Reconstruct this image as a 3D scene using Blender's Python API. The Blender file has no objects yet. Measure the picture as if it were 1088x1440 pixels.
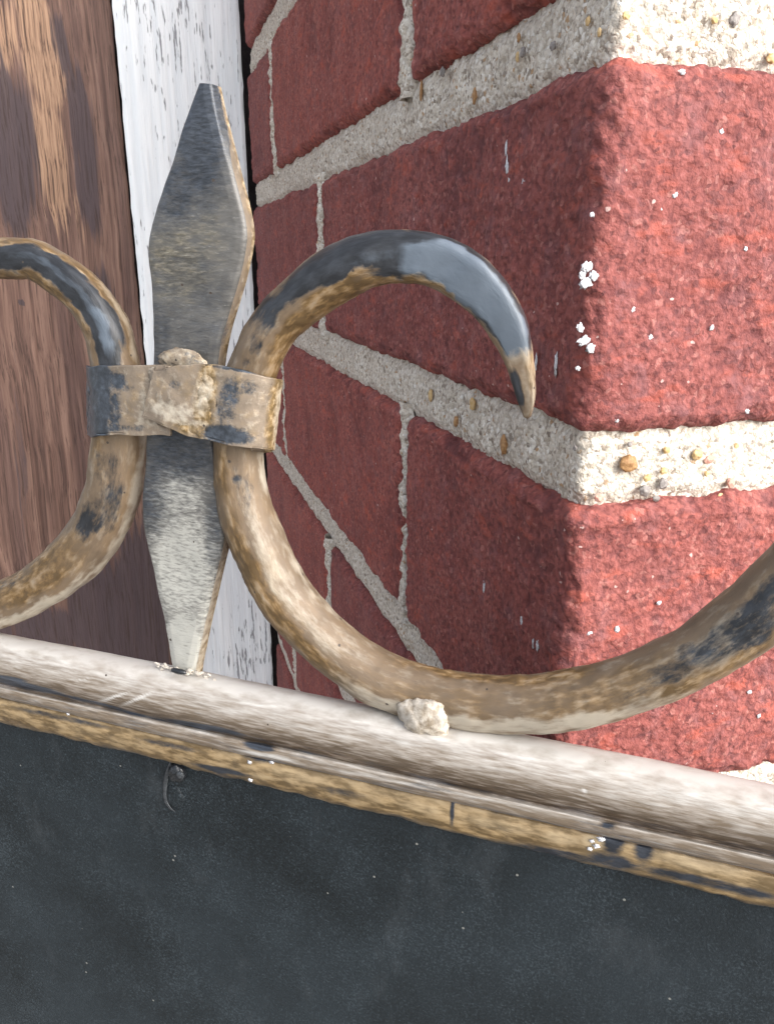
import bpy, math, random
import numpy as np
from mathutils import Vector

random.seed(7)
rng = np.random.default_rng(11)
sc = bpy.context.scene
COL = sc.collection

# ------------------------------------------------------------------ camera
PITCH = math.radians(18.0)
F = 1100.0                      # focal length in photo pixels (1088 x 1440)
EYE = 1.30                      # camera height
cam_d = bpy.data.cameras.new('camera')
cam = bpy.data.objects.new('camera', cam_d)
COL.objects.link(cam)
cam.location = (0, 0, EYE)
cam.rotation_euler = (math.radians(90) - PITCH, 0, 0)
cam_d.sensor_fit = 'VERTICAL'
cam_d.sensor_height = 36
cam_d.lens = F / 1440 * 36
cam_d.clip_start = 0.002
cam_d.clip_end = 100
sc.camera = cam

# ------------------------------------------------------------------ light
SUN = Vector((0.69, -0.58, 0.57)).normalized()
elev = math.asin(SUN.z)
world = bpy.data.worlds.new('World')
sc.world = world
world.use_nodes = True
wn = world.node_tree.nodes
sky = wn.new('ShaderNodeTexSky')
sky.sky_type = 'NISHITA'
sky.sun_disc = False
sky.sun_elevation = elev
sky.sun_rotation = math.atan2(SUN.x, SUN.y)
sky.dust_density = 3.0
sky.ozone_density = 1.0
sky.air_density = 0.8
hs = wn.new('ShaderNodeHueSaturation')          # thin high overcast: a paler sky than clear air gives
hs.inputs['Saturation'].default_value = 0.42
world.node_tree.links.new(sky.outputs[0], hs.inputs['Color'])
world.node_tree.links.new(hs.outputs[0], wn['Background'].inputs[0])
wn['Background'].inputs[1].default_value = 0.15
sun_d = bpy.data.lights.new('sun', 'SUN')
sun_d.energy = 1.35
sun_d.angle = math.radians(75)
sun_d.color = (1.0, 0.985, 0.96)
sun_o = bpy.data.objects.new('sun', sun_d)
COL.objects.link(sun_o)
sun_o.rotation_euler = SUN.to_track_quat('Z', 'Y').to_euler()
sc.view_settings.view_transform = 'Standard'
sc.view_settings.look = 'None'
sc.view_settings.gamma = 1
sc.view_settings.exposure = 1.42

# ------------------------------------------------------------------ geometry of the place
CP, SP = math.cos(PITCH), math.sin(PITCH)
D1 = np.array([-0.289, 0.957, 0.0])      # along the shaded brick face, away from the corner
D2 = np.array([0.957, 0.289, 0.0])       # along the lit brick face, away from the corner
N1 = np.array([-0.957, -0.289, 0.0])
N2 = np.array([0.289, -0.957, 0.0])
CORNER = np.array([0.0324, 0.129, 0.0])
NR = np.array([-0.3355, -0.942, 0.0])    # railing plane, towards the viewer
NR /= np.linalg.norm(NR)
UR = np.array([-NR[1], NR[0], 0.0])      # along the railing, to the right
DR = 0.100


def ray(px, py):
    x = (px - 544) / F
    y = (720 - py) / F
    return np.array([x, CP + y * SP, -SP + y * CP])


def rpt(px, py, q=0.0):
    """point of the railing plane (moved q towards the viewer's side), eye at origin"""
    r = ray(px, py)
    return r * ((DR - q) / -(r @ NR))


def fpt(px, py, n, p0):
    r = ray(px, py)
    return r * ((p0 @ n) / (r @ n))


def proj(P):
    """design coordinates of points (for laying out wear patches)"""
    P = np.asarray(P)
    d = P[..., 1] * CP - P[..., 2] * SP
    d = np.where(np.abs(d) < 1e-4, 1e-4, d)
    up = P[..., 1] * SP + P[..., 2] * CP
    return 544 + F * P[..., 0] / d, 720 - F * up / d


# ------------------------------------------------------------------ noise
_perm = rng.permutation(256).astype(np.int64)
_perm = np.concatenate([_perm, _perm, _perm])
_grad = rng.normal(size=(256, 3))
_grad /= np.linalg.norm(_grad, axis=1)[:, None]


def _h(i, j, k):
    return _perm[(_perm[(_perm[i & 255] + j) & 255] + k) & 255]


def perlin(P, s, off=0.0):
    P = P * s + off + 1000.0
    i = np.floor(P).astype(np.int64)
    f = P - i
    u = f * f * f * (f * (f * 6 - 15) + 10)
    out = 0
    for a in (0, 1):
        for b in (0, 1):
            for c in (0, 1):
                g = _grad[_h(i[:, 0] + a, i[:, 1] + b, i[:, 2] + c)]
                d = (g * (f - np.array([a, b, c]))).sum(1)
                w = (u[:, 0] if a else 1 - u[:, 0]) * (u[:, 1] if b else 1 - u[:, 1]) * (u[:, 2] if c else 1 - u[:, 2])
                out = out + w * d
    return out * 1.6


def worley(P, s, off=0.0):
    P = P * s + off + 1000.0
    i = np.floor(P).astype(np.int64)
    best = np.full(len(P), 9.0)
    for a in (-1, 0, 1):
        for b in (-1, 0, 1):
            for c in (-1, 0, 1):
                h = _h(i[:, 0] + a, i[:, 1] + b, i[:, 2] + c)
                o = _grad[h] * 0.45 + 0.5
                d = ((i + np.array([a, b, c]) + o - P) ** 2).sum(1)
                best = np.minimum(best, d)
    return np.sqrt(best)


# ------------------------------------------------------------------ mesh helpers
def link(name, me, parent=None):
    o = bpy.data.objects.new(name, me)
    COL.objects.link(o)
    if parent is not None:
        o.parent = parent
    return o


def root_of(o):
    loc = np.zeros(3)
    while o is not None:
        loc += np.array(o.location)
        o = o.parent
    return loc


def mesh(name, V, Fc, mat, parent=None, smooth=True, paint=None):
    """V relative to the eye; faces as an array of quads or a list"""
    V = np.asarray(V, dtype=np.float64) + np.array([0, 0, EYE])
    base = root_of(parent) if parent is not None else np.zeros(3)
    V = V - base
    me = bpy.data.meshes.new(name)
    Fc = np.asarray(Fc)
    n, k = Fc.shape
    me.vertices.add(len(V))
    me.vertices.foreach_set('co', V.astype(np.float32).ravel())
    me.loops.add(n * k)
    me.loops.foreach_set('vertex_index', Fc.astype(np.int32).ravel())
    me.polygons.add(n)
    me.polygons.foreach_set('loop_start', np.arange(0, n * k, k, dtype=np.int32))
    me.polygons.foreach_set('loop_total', np.full(n, k, dtype=np.int32))
    me.polygons.foreach_set('use_smooth', np.full(n, smooth))
    me.update(calc_edges=True)
    me.validate()
    if paint is not None:
        at = me.color_attributes.new('wear', 'FLOAT_COLOR', 'POINT')
        c = np.ones((len(V), 4), np.float32)
        c[:, :3] = paint
        at.data.foreach_set('color', c.ravel())
    me.materials.append(mat)
    return link(name, me, parent)


def grid_faces(n, m, wrap_n=False, wrap_m=False, flip=False):
    i = np.arange(n if wrap_n else n - 1)
    j = np.arange(m if wrap_m else m - 1)
    I, J = np.meshgrid(i, j, indexing='ij')
    I2, J2 = (I + 1) % n, (J + 1) % m
    q = np.stack([I * m + J, I2 * m + J, I2 * m + J2, I * m + J2], -1).reshape(-1, 4)
    return q[:, ::-1] if flip else q


def empty(name, loc, label, cat):
    o = bpy.data.objects.new(name, None)
    COL.objects.link(o)
    o.location = (loc[0], loc[1], loc[2] + EYE)
    o.empty_display_size = 0.01
    o['label'] = label
    o['category'] = cat
    o['kind'] = 'thing'
    return o


def axis(lo, hi, flo, fhi, fine, coarse, r):
    """sample positions, dense between flo and fhi, with the rounded rims resolved"""
    xs = [lo]
    x = lo
    while x < hi - 1e-9:
        d = fine if flo <= x <= fhi else coarse
        if x < lo + r or x > hi - r * 1.6:
            d = min(d, r / 6)
        x += d
        xs.append(min(x, hi))
    xs = np.array(xs)
    return np.unique(np.round(xs, 8))


def box_grid(ax, ay, az):
    pts, quads, base = [], [], 0
    L = [ax, ay, az]
    for k in range(3):
        a, b = [i for i in range(3) if i != k]
        A, B = np.meshgrid(L[a], L[b], indexing='ij')
        for side in (0, 1):
            P = np.zeros(A.shape + (3,))
            P[..., a] = A
            P[..., b] = B
            P[..., k] = L[k][0] if side == 0 else L[k][-1]
            fl = (side == 0) ^ (k == 1)
            q = grid_faces(len(L[a]), len(L[b]), flip=fl)
            pts.append(P.reshape(-1, 3))
            quads.append(q + base)
            base += P.shape[0] * P.shape[1]
    P = np.concatenate(pts)
    Q = np.concatenate(quads)
    key = np.round(P * 1e7).astype(np.int64)
    _, idx, inv = np.unique(key, axis=0, return_index=True, return_inverse=True)
    return P[idx], inv.reshape(-1)[Q]


def catmull(P, n):
    P = np.asarray(P, float)
    m = len(P)
    Q = np.vstack([2 * P[0] - P[1], P, 2 * P[-1] - P[-2]])
    t = np.linspace(0, m - 1 - 1e-9, n)
    i = t.astype(int)
    f = (t - i)[:, None]
    a, b, c, d = Q[i], Q[i + 1], Q[i + 2], Q[i + 3]
    return 0.5 * ((2 * b) + (-a + c) * f + (2 * a - 5 * b + 4 * c - d) * f ** 2 + (-a + 3 * b - 3 * c + d) * f ** 3)


def blob(px, py, spec):
    """soft oriented ellipse masks: (cx, cy, rx, ry, angle_deg, strength)"""
    m = np.zeros_like(px)
    for cx, cy, rx, ry, an, st in spec:
        a = math.radians(an)
        dx, dy = px - cx, py - cy
        u = (dx * math.cos(a) + dy * math.sin(a)) / rx
        v = (-dx * math.sin(a) + dy * math.cos(a)) / ry
        w = np.clip(1.6 - 1.1 * np.sqrt(u * u + v * v), 0, 1)
        if st > 0:
            m = np.maximum(m, w * st)
        else:
            m = m * (1 + w * st)
    return m


# ------------------------------------------------------------------ materials
class NT:
    def __init__(self, name):
        self.m = bpy.data.materials.new(name)
        self.m.use_nodes = True
        self.t = self.m.node_tree
        self.bsdf = self.t.nodes['Principled BSDF']
        self.tc = self.t.nodes.new('ShaderNodeTexCoord')
        self.obj = self.tc.outputs['Object']

    def n(self, typ, **kw):
        x = self.t.nodes.new('ShaderNode' + typ)
        for k, v in kw.items():
            setattr(x, k, v)
        return x

    def L(self, a, b):
        if isinstance(a, (int, float)):
            b.default_value = a
        elif isinstance(a, tuple):
            b.default_value = a if len(a) == len(b.default_value) else tuple(a) + (1,)
        else:
            self.t.links.new(a, b)

    def map(self, scale=(1, 1, 1), rot=(0, 0, 0), vec=None):
        x = self.n('Mapping')
        self.L(vec or self.obj, x.inputs[0])
        x.inputs['Scale'].default_value = scale
        x.inputs['Rotation'].default_value = rot
        return x.outputs[0]

    def noise(self, scale, detail=3, rough=0.55, vec=None, dist=0.0):
        x = self.n('TexNoise')
        self.L(vec or self.obj, x.inputs['Vector'])
        x.inputs['Scale'].default_value = scale
        x.inputs['Detail'].default_value = detail
        x.inputs['Roughness'].default_value = rough
        x.inputs['Distortion'].default_value = dist
        return x.outputs[0]

    def vor(self, scale, feature='F1', vec=None, rnd=1.0):
        x = self.n('TexVoronoi', feature=feature)
        self.L(vec or self.obj, x.inputs['Vector'])
        x.inputs['Scale'].default_value = scale
        x.inputs['Randomness'].default_value = rnd
        return x

    def ramp(self, fac, stops, interp='LINEAR'):
        x = self.n('ValToRGB')
        x.color_ramp.interpolation = interp
        e = x.color_ramp.elements
        while len(e) < len(stops):
            e.new(0.5)
        for k, (p, c) in enumerate(stops):
            e[k].position = p
            if isinstance(c, (int, float)):
                c = (c, c, c)
            e[k].color = tuple(c) + (1,)
        self.L(fac, x.inputs[0])
        return x.outputs[0]

    def mix(self, fac, a, b, blend='MIX'):
        x = self.n('Mix', data_type='RGBA', blend_type=blend)
        self.L(fac, x.inputs[0])
        self.L(a, x.inputs[6])
        self.L(b, x.inputs[7])
        return x.outputs[2]

    def math(self, op, a, b=0.0, c=None, clamp=False):
        x = self.n('Math', operation=op, use_clamp=clamp)
        self.L(a, x.inputs[0])
        self.L(b, x.inputs[1])
        if c is not None:
            self.L(c, x.inputs[2])
        return x.outputs[0]

    def bump(self, h, dist, strength=1.0, prev=None):
        x = self.n('Bump')
        self.L(h, x.inputs['Height'])
        x.inputs['Distance'].default_value = dist
        x.inputs['Strength'].default_value = strength
        if prev is not None:
            self.L(prev, x.inputs['Normal'])
        return x.outputs[0]

    def fin(self, col, rough, metal=0.0, normal=None, spec=0.5):
        b = self.bsdf
        self.L(col, b.inputs['Base Color'])
        self.L(rough, b.inputs['Roughness'])
        self.L(metal, b.inputs['Metallic'])
        self.L(spec, b.inputs['Specular IOR Level'])
        if normal is not None:
            self.L(normal, b.inputs['Normal'])
        return self.m

    def attr(self):
        a = self.n('Attribute', attribute_name='wear')
        s = self.n('SeparateColor')
        self.L(a.outputs['Color'], s.inputs[0])
        return s.outputs


def brick_mat():
    t = NT('brick_clay')
    R, G, B = t.attr()[:3]
    oi = t.n('ObjectInfo')
    vd = t.n('VectorMath', operation='ADD')
    nz = t.n('TexNoise')
    t.L(t.obj, nz.inputs['Vector']); nz.inputs['Scale'].default_value = 700
    sc_ = t.n('VectorMath', operation='SCALE')
    t.L(nz.outputs['Color'], sc_.inputs[0]); sc_.inputs['Scale'].default_value = 0.0011
    t.L(t.obj, vd.inputs[0]); t.L(sc_.outputs[0], vd.inputs[1])
    wv = vd.outputs[0]
    n1 = t.noise(60, 4, 0.6)
    n2 = t.noise(430, 5, 0.68, wv)
    n3 = t.noise(1700, 3, 0.6)
    cell = t.vor(820, vec=wv).outputs['Distance']
    h = t.math('ADD', t.math('MULTIPLY', n2, 0.42), t.math('MULTIPLY', n3, 0.36))
    h = t.math('ADD', h, t.math('MULTIPLY', t.math('SUBTRACT', 0.9, cell), 0.32))
    c = t.ramp(n1, [(0.3, (0.225, 0.064, 0.053)), (0.5, (0.265, 0.079, 0.066)), (0.7, (0.32, 0.105, 0.087))])
    c = t.mix(t.ramp(h, [(0.42, 0.7), (0.53, 0.0)]), c, (0.14, 0.038, 0.037))
    c = t.mix(t.ramp(h, [(0.58, 0.0), (0.72, 0.6)]), c, (0.40, 0.15, 0.135))
    pu = t.noise(170, 4, 0.6)
    c = t.mix(t.ramp(pu, [(0.52, 0.0), (0.66, 0.42)]), c, (0.21, 0.10, 0.105))
    c = t.mix(t.ramp(t.noise(120, 3, 0.6, t.map((1, 1, 2.2))), [(0.56, 0.0), (0.70, 0.55)]), c, (0.44, 0.10, 0.062))
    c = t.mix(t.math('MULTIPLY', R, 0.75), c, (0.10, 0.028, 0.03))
    g9 = t.vor(1150, vec=wv)
    q9 = t.n('SeparateColor')
    t.L(g9.outputs['Color'], q9.inputs[0])
    c = t.mix(t.math('MULTIPLY', t.math('GREATER_THAN', q9.outputs[0], 0.94), 0.38), c, (0.46, 0.21, 0.175))
    c = t.mix(t.math('MULTIPLY', t.math('LESS_THAN', q9.outputs[0], 0.09), 0.6), c, (0.11, 0.035, 0.035))
    v = t.mix(oi.outputs['Random'], (0.86, 0.86, 0.9), (1.12, 1.02, 0.96))
    c = t.mix(1.0, c, v, 'MULTIPLY')
    g = t.vor(400, vec=wv)
    gs = t.n('SeparateColor')
    t.L(g.outputs['Color'], gs.inputs[0])
    gm = t.math('MULTIPLY', t.math('LESS_THAN', g.outputs['Distance'], 0.13), t.math('GREATER_THAN', gs.outputs[0], 0.91))
    c = t.mix(gm, c, (0.50, 0.33, 0.30))
    nn = t.bump(h, 0.0010, 0.85)
    return t.fin(c, 0.8, 0, nn, 0.35)


def mortar_mat():
    t = NT('sandy_mortar')
    nz = t.n('TexNoise')
    t.L(t.obj, nz.inputs['Vector']); nz.inputs['Scale'].default_value = 1300
    sc_ = t.n('VectorMath', operation='SCALE')
    t.L(nz.outputs['Color'], sc_.inputs[0]); sc_.inputs['Scale'].default_value = 0.0011
    vd = t.n('VectorMath', operation='ADD')
    t.L(t.obj, vd.inputs[0]); t.L(sc_.outputs[0], vd.inputs[1])
    wv = vd.outputs[0]
    v = t.vor(1250, vec=wv)
    s = t.n('SeparateColor')
    t.L(v.outputs['Color'], s.inputs[0])
    c = t.ramp(s.outputs[0], [(0.0, (0.21, 0.17, 0.135)), (0.12, (0.42, 0.36, 0.29)), (0.4, (0.60, 0.535, 0.445)),
                              (0.75, (0.69, 0.63, 0.54)), (1.0, (0.80, 0.77, 0.71))])
    c = t.mix(t.math('GREATER_THAN', s.outputs[1], 0.975), c, (0.42, 0.27, 0.15))
    c = t.mix(t.ramp(v.outputs['Distance'], [(0.5, 0.0), (0.9, 0.55)]), c, (0.25, 0.215, 0.18))
    big = t.noise(110, 4)
    c = t.mix(t.ramp(big, [(0.36, 0.4), (0.56, 0.0)]), c, (0.40, 0.355, 0.30))
    sm = t.noise(500, 4, 0.65)
    c = t.mix(t.ramp(sm, [(0.54, 0.0), (0.62, 0.75)]), c, (0.69, 0.64, 0.56))
    fn = t.noise(3000, 3)
    h = t.math('ADD', t.math('MULTIPLY', t.math('SUBTRACT', 1.0, v.outputs['Distance']), 0.6), t.math('MULTIPLY', fn, 0.35))
    h = t.math('ADD', h, t.math('MULTIPLY', sm, 0.6))
    nn = t.bump(h, 0.0006, 0.8)
    return t.fin(c, 0.85, 0, nn, 0.3)


def metal_mat(name, streak=(1, 1, 1), rot=(0, 0, 0), metal=0.2, rough=0.5, finescale=1.0, dedge=0.10, pedge=0.30, flow=False,
              tan=(0.27, 0.205, 0.14), ochre=(0.25, 0.165, 0.072), dark=(0.05, 0.06, 0.078), pale=(0.46, 0.41, 0.33), slate=None):
    """tan/bronze paint worn over dark steel; wear attribute: R dark, G ochre, B pale"""
    t = NT(name)
    R, G, B = t.attr()[:3]
    if flow:
        fa = t.n('Attribute', attribute_name='flow')
        vs = t.map(streak, rot, fa.outputs['Vector'])
    else:
        vs = t.map(streak, rot)
    n1 = t.noise(420 * finescale, 5, 0.62, vs)
    n2 = t.noise(900 * finescale, 4, 0.6, vs)
    n3 = t.noise(160 * finescale, 4, 0.6, vs)
    fine = t.noise(2600, 3, 0.6, vs)

    nb = t.math('ADD', t.math('MULTIPLY', t.noise(330 * finescale, 10, 0.74, vs), 0.72), t.math('MULTIPLY', fine, 0.28))

    def msk(a, n, k, w=0.07):
        v = t.math('ADD', a, t.math('MULTIPLY', t.math('SUBTRACT', n, 0.5), k))
        return t.ramp(v, [(0.5 - w, 0.0), (0.5 + w, 1.0)])
    c = t.mix(t.ramp(n1, [(0.35, 0.0), (0.65, 1.0)]), tuple(x * 0.78 for x in tan), tuple(min(1, x * 1.15) for x in tan))
    c = t.mix(t.ramp(n3, [(0.52, 0.0), (0.68, 0.4)]), c, tuple(x * 0.45 for x in tan))
    mo = msk(G, n1, 1.5, pedge)
    oc = t.mix(t.ramp(n2, [(0.42, 0.0), (0.62, 1.0)]), tuple(x * 0.55 for x in ochre), tuple(x * 1.35 for x in ochre))
    c = t.mix(mo, c, oc)
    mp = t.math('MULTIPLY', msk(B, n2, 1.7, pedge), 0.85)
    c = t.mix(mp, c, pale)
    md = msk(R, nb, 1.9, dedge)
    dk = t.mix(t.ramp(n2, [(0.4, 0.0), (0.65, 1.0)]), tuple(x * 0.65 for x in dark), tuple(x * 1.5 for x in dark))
    if slate:  # blue-grey steel tone with the sky's reflection put into the colour
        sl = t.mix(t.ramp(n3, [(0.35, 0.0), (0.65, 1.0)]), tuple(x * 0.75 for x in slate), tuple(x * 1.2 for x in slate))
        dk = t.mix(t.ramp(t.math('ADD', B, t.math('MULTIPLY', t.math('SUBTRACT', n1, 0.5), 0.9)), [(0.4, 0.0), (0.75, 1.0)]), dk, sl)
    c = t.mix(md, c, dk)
    # tiny dents
    pit = t.vor(700)
    ps = t.n('SeparateColor')
    t.L(pit.outputs['Color'], ps.inputs[0])
    pm = t.math('MULTIPLY', t.math('LESS_THAN', t.math('ADD', pit.outputs['Distance'], t.math('MULTIPLY', n2, 0.3)), 0.30), t.math('GREATER_THAN', ps.outputs[0], 0.965))
    c = t.mix(pm, c, (0.06, 0.045, 0.035))
    h = t.math('ADD', t.math('MULTIPLY', n2, 0.35), t.math('MULTIPLY', fine, 0.2))
    h = t.math('SUBTRACT', h, t.math('MULTIPLY', md, 0.30))
    h = t.math('ADD', h, t.math('MULTIPLY', mp, 0.2))
    h = t.math('SUBTRACT', h, t.math('MULTIPLY', pm, 0.3))
    nn = t.bump(h, 0.00022, 0.8)
    rg = t.math('ADD', t.math('MULTIPLY', n1, 0.25), rough - 0.12)
    rg = t.math('SUBTRACT', rg, t.math('MULTIPLY', md, 0.10))
    mt = t.math('MULTIPLY', t.math('SUBTRACT', 1.0, t.math('MAXIMUM', mp, t.math('MULTIPLY', md, 0.5))), metal)
    return t.fin(c, rg, mt, nn, 0.5)


def wood_mat():
    t = NT('stained_wood')
    R, G, B = t.attr()[:3]
    v = t.map((1, 1, 0.035))
    wob = t.noise(14, 2, 0.5)
    vv = t.n('VectorMath', operation='ADD')
    t.L(v, vv.inputs[0])
    sc_ = t.n('VectorMath', operation='SCALE')
    t.L(wob, sc_.inputs[0])
    sc_.inputs['Scale'].default_value = 0.005
    t.L(sc_.outputs[0], vv.inputs[1])
    v2 = vv.outputs[0]
    g1 = t.noise(330, 4, 0.62, v2)
    g2 = t.noise(1000, 4, 0.65, v2)
    g3 = t.noise(60, 3, 0.6, v2)
    c = t.ramp(g1, [(0.34, (0.10, 0.055, 0.042)), (0.5, (0.19, 0.108, 0.080)), (0.66, (0.29, 0.175, 0.130))])
    c = t.mix(t.ramp(g3, [(0.5, 0.0), (0.66, 0.5)]), c, (0.08, 0.045, 0.042))
    tanm = t.ramp(t.math('ADD', G, t.math('MULTIPLY', t.math('SUBTRACT', g1, 0.5), 1.6)), [(0.38, 0.0), (0.62, 0.9)])
    c = t.mix(tanm, c, t.mix(t.ramp(g2, [(0.4, 0.0), (0.6, 1.0)]), (0.22, 0.125, 0.078), (0.45, 0.28, 0.175)))
    dm = t.ramp(t.math('ADD', R, t.math('MULTIPLY', t.math('SUBTRACT', g1, 0.5), 1.6)), [(0.4, 0.0), (0.62, 0.9)])
    c = t.mix(dm, c, t.mix(g2, (0.028, 0.021, 0.026), (0.10, 0.07, 0.075)))
    c = t.mix(t.ramp(g2, [(0.38, 0.7), (0.46, 0.0)]), c, (0.05, 0.028, 0.022))
    kn = t.vor(260)
    nn = t.bump(t.math('ADD', t.math('MULTIPLY', g2, 0.6), t.math('MULTIPLY', g1, 0.4)), 0.0012, 0.7)
    return t.fin(c, 0.6, 0, nn, 0.35)


def white_mat():
    t = NT('peeling_white_paint')
    v = t.map((1, 1, 0.05))
    v3 = t.map((1, 1, 0.11))
    g1 = t.noise(260, 4, 0.6, v)
    g2 = t.noise(650, 3, 0.6, v3)
    big = t.noise(26, 2, 0.5, t.map((1, 1, 0.25)))
    c = t.mix(t.ramp(g1, [(0.4, 0.0), (0.6, 1.0)]), (0.76, 0.80, 0.82), (0.86, 0.885, 0.89))
    crack = t.ramp(t.math('ADD', g2, t.math('MULTIPLY', t.math('SUBTRACT', big, 0.5), 0.5)), [(0.32, 0.9), (0.375, 0.0)])
    c = t.mix(crack, c, (0.27, 0.27, 0.29))
    h = t.math('SUBTRACT', g1, t.math('MULTIPLY', crack, 0.9))
    nn = t.bump(h, 0.0012, 0.7)
    return t.fin(c, 0.55, 0, nn, 0.4)


def panel_mat():
    t = NT('black_powder_coat')
    n1 = t.noise(2600, 4, 0.7)
    n2 = t.noise(35, 4, 0.6)
    cl = t.noise(60, 5, 0.7)
    c = t.ramp(t.math('ADD', n1, t.math('MULTIPLY', t.math('SUBTRACT', cl, 0.5), 0.45)), [(0.38, (0.003, 0.005, 0.006)), (0.55, (0.009, 0.0135, 0.0165)), (0.70, (0.040, 0.052, 0.060))])
    c = t.mix(t.ramp(n2, [(0.38, 0.0), (0.68, 0.5)]), c, (0.020, 0.028, 0.034))
    sp = t.vor(380)
    ss = t.n('SeparateColor')
    t.L(sp.outputs['Color'], ss.inputs[0])
    sm = t.math('MULTIPLY', t.math('LESS_THAN', sp.outputs['Distance'], 0.085), t.math('GREATER_THAN', ss.outputs[1], 0.90))
    c = t.mix(sm, c, (0.17, 0.17, 0.155))
    # faint smears of dust
    sn = t.noise(70, 5, 0.7, t.map((1, 1, 0.5), (0, 0.5, 0)))
    c = t.mix(t.ramp(sn, [(0.56, 0.0), (0.72, 0.25)]), c, (0.07, 0.078, 0.085))
    nn = t.bump(n1, 0.00025, 0.6)
    return t.fin(c, 0.6, 0, nn, 0.3)


def plain(name, c1, c2, scale, rough=0.8, bump=0.0004, metal=0.0):
    t = NT(name)
    n = t.noise(scale, 4, 0.6)
    return t.fin(t.mix(t.ramp(n, [(0.35, 0.0), (0.65, 1.0)]), c1, c2), rough, metal, t.bump(n, bump, 0.7))


M_brick = brick_mat()
M_mortar = mortar_mat()
M_core = plain('old_mortar', (0.22, 0.19, 0.16), (0.42, 0.38, 0.32), 900)
M_scroll = metal_mat('bronze_paint_on_scroll', streak=(0.35, 1, 1), flow=True, dedge=0.2, pedge=0.36, tan=(0.165, 0.118, 0.076), ochre=(0.175, 0.106, 0.042), dark=(0.020, 0.022, 0.026), slate=(0.085, 0.105, 0.13), pale=(0.36, 0.32, 0.255), rough=0.54)
M_strap = metal_mat('bronze_paint_on_strap', metal=0.15, rough=0.5, dedge=0.16, tan=(0.23, 0.182, 0.135), ochre=(0.25, 0.165, 0.07), dark=(0.04, 0.048, 0.060))
M_spear = metal_mat('grey_patina_on_spear', streak=(0.45, 0.45, 1.5), metal=0.25, rough=0.46, finescale=2.0, dedge=0.34,
                    tan=(0.125, 0.120, 0.112), ochre=(0.165, 0.145, 0.105), dark=(0.036, 0.042, 0.052), pale=(0.41, 0.405, 0.365))
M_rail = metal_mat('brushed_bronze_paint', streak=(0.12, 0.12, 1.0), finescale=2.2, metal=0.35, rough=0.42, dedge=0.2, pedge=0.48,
                   tan=(0.255, 0.198, 0.142), ochre=(0.12, 0.082, 0.052), pale=(0.56, 0.545, 0.515))  # pale also carries the painted sky highlight
M_edge = metal_mat('rough_gilt_edge', streak=(0.3, 0.3, 1.0), dedge=0.26, pedge=0.4, metal=0.3, rough=0.5,
                   tan=(0.23, 0.165, 0.09), ochre=(0.23, 0.15, 0.065), pale=(0.40, 0.31, 0.19), dark=(0.022, 0.026, 0.034))
M_weld = metal_mat('painted_weld', metal=0.2, rough=0.5, tan=(0.36, 0.31, 0.25), pale=(0.55, 0.51, 0.45))
M_wood = wood_mat()
M_white = white_mat()
M_panel = panel_mat()
M_dark = plain('dark_gap', (0.012, 0.010, 0.012), (0.03, 0.026, 0.028), 300)
M_black = plain('black_gloss_enamel', (0.006, 0.007, 0.008), (0.016, 0.018, 0.021), 900, 0.3, 0.0002)
M_drip = plain('grey_enamel', (0.022, 0.025, 0.028), (0.05, 0.055, 0.06), 1500, 0.4, 0.0002)
M_fleck = plain('white_paint', (0.42, 0.42, 0.44), (0.74, 0.74, 0.76), 2500, 0.6, 0.0002)
M_peb = [plain('brown_pebble', (0.27, 0.135, 0.05), (0.42, 0.24, 0.10), 1500, 0.6),
         plain('amber_pebble', (0.52, 0.34, 0.13), (0.62, 0.45, 0.24), 1500, 0.6),
         plain('grey_pebble', (0.17, 0.15, 0.14), (0.30, 0.27, 0.25), 1500, 0.6),
         plain('pink_pebble', (0.55, 0.25, 0.19), (0.62, 0.36, 0.28), 1500, 0.6)]

# ------------------------------------------------------------------ unseen sheet added far below to bounce light upward
M_ground = plain('pale_concrete', (0.17, 0.16, 0.15), (0.23, 0.22, 0.20), 6, 0.85, 0.002)
gs = 30.0
gr = mesh('ground', [[-gs, -gs, -EYE], [gs, -gs, -EYE], [gs, gs, -EYE], [-gs, gs, -EYE]], [[0, 1, 2, 3]], M_ground, None, smooth=False)
gr['kind'] = 'structure'

# ------------------------------------------------------------------ brick wall corner
BH, GAP = 0.0570, 0.0132
PITCHZ = BH + GAP
ZB = -0.0286                                  # underside of the middle course


def frame_pt(a, b, z):
    """a metres along the shaded face, b along the lit face (into the wall both)"""
    return CORNER + D1 * a + D2 * b + np.array([0, 0, 1.0]) * z


wall = empty('brick_wall', frame_pt(0, 0, ZB - 5 * PITCHZ - GAP),
             'red rough-faced brick wall corner with sandy grey mortar joints behind the metal scroll', 'brick wall')


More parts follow.
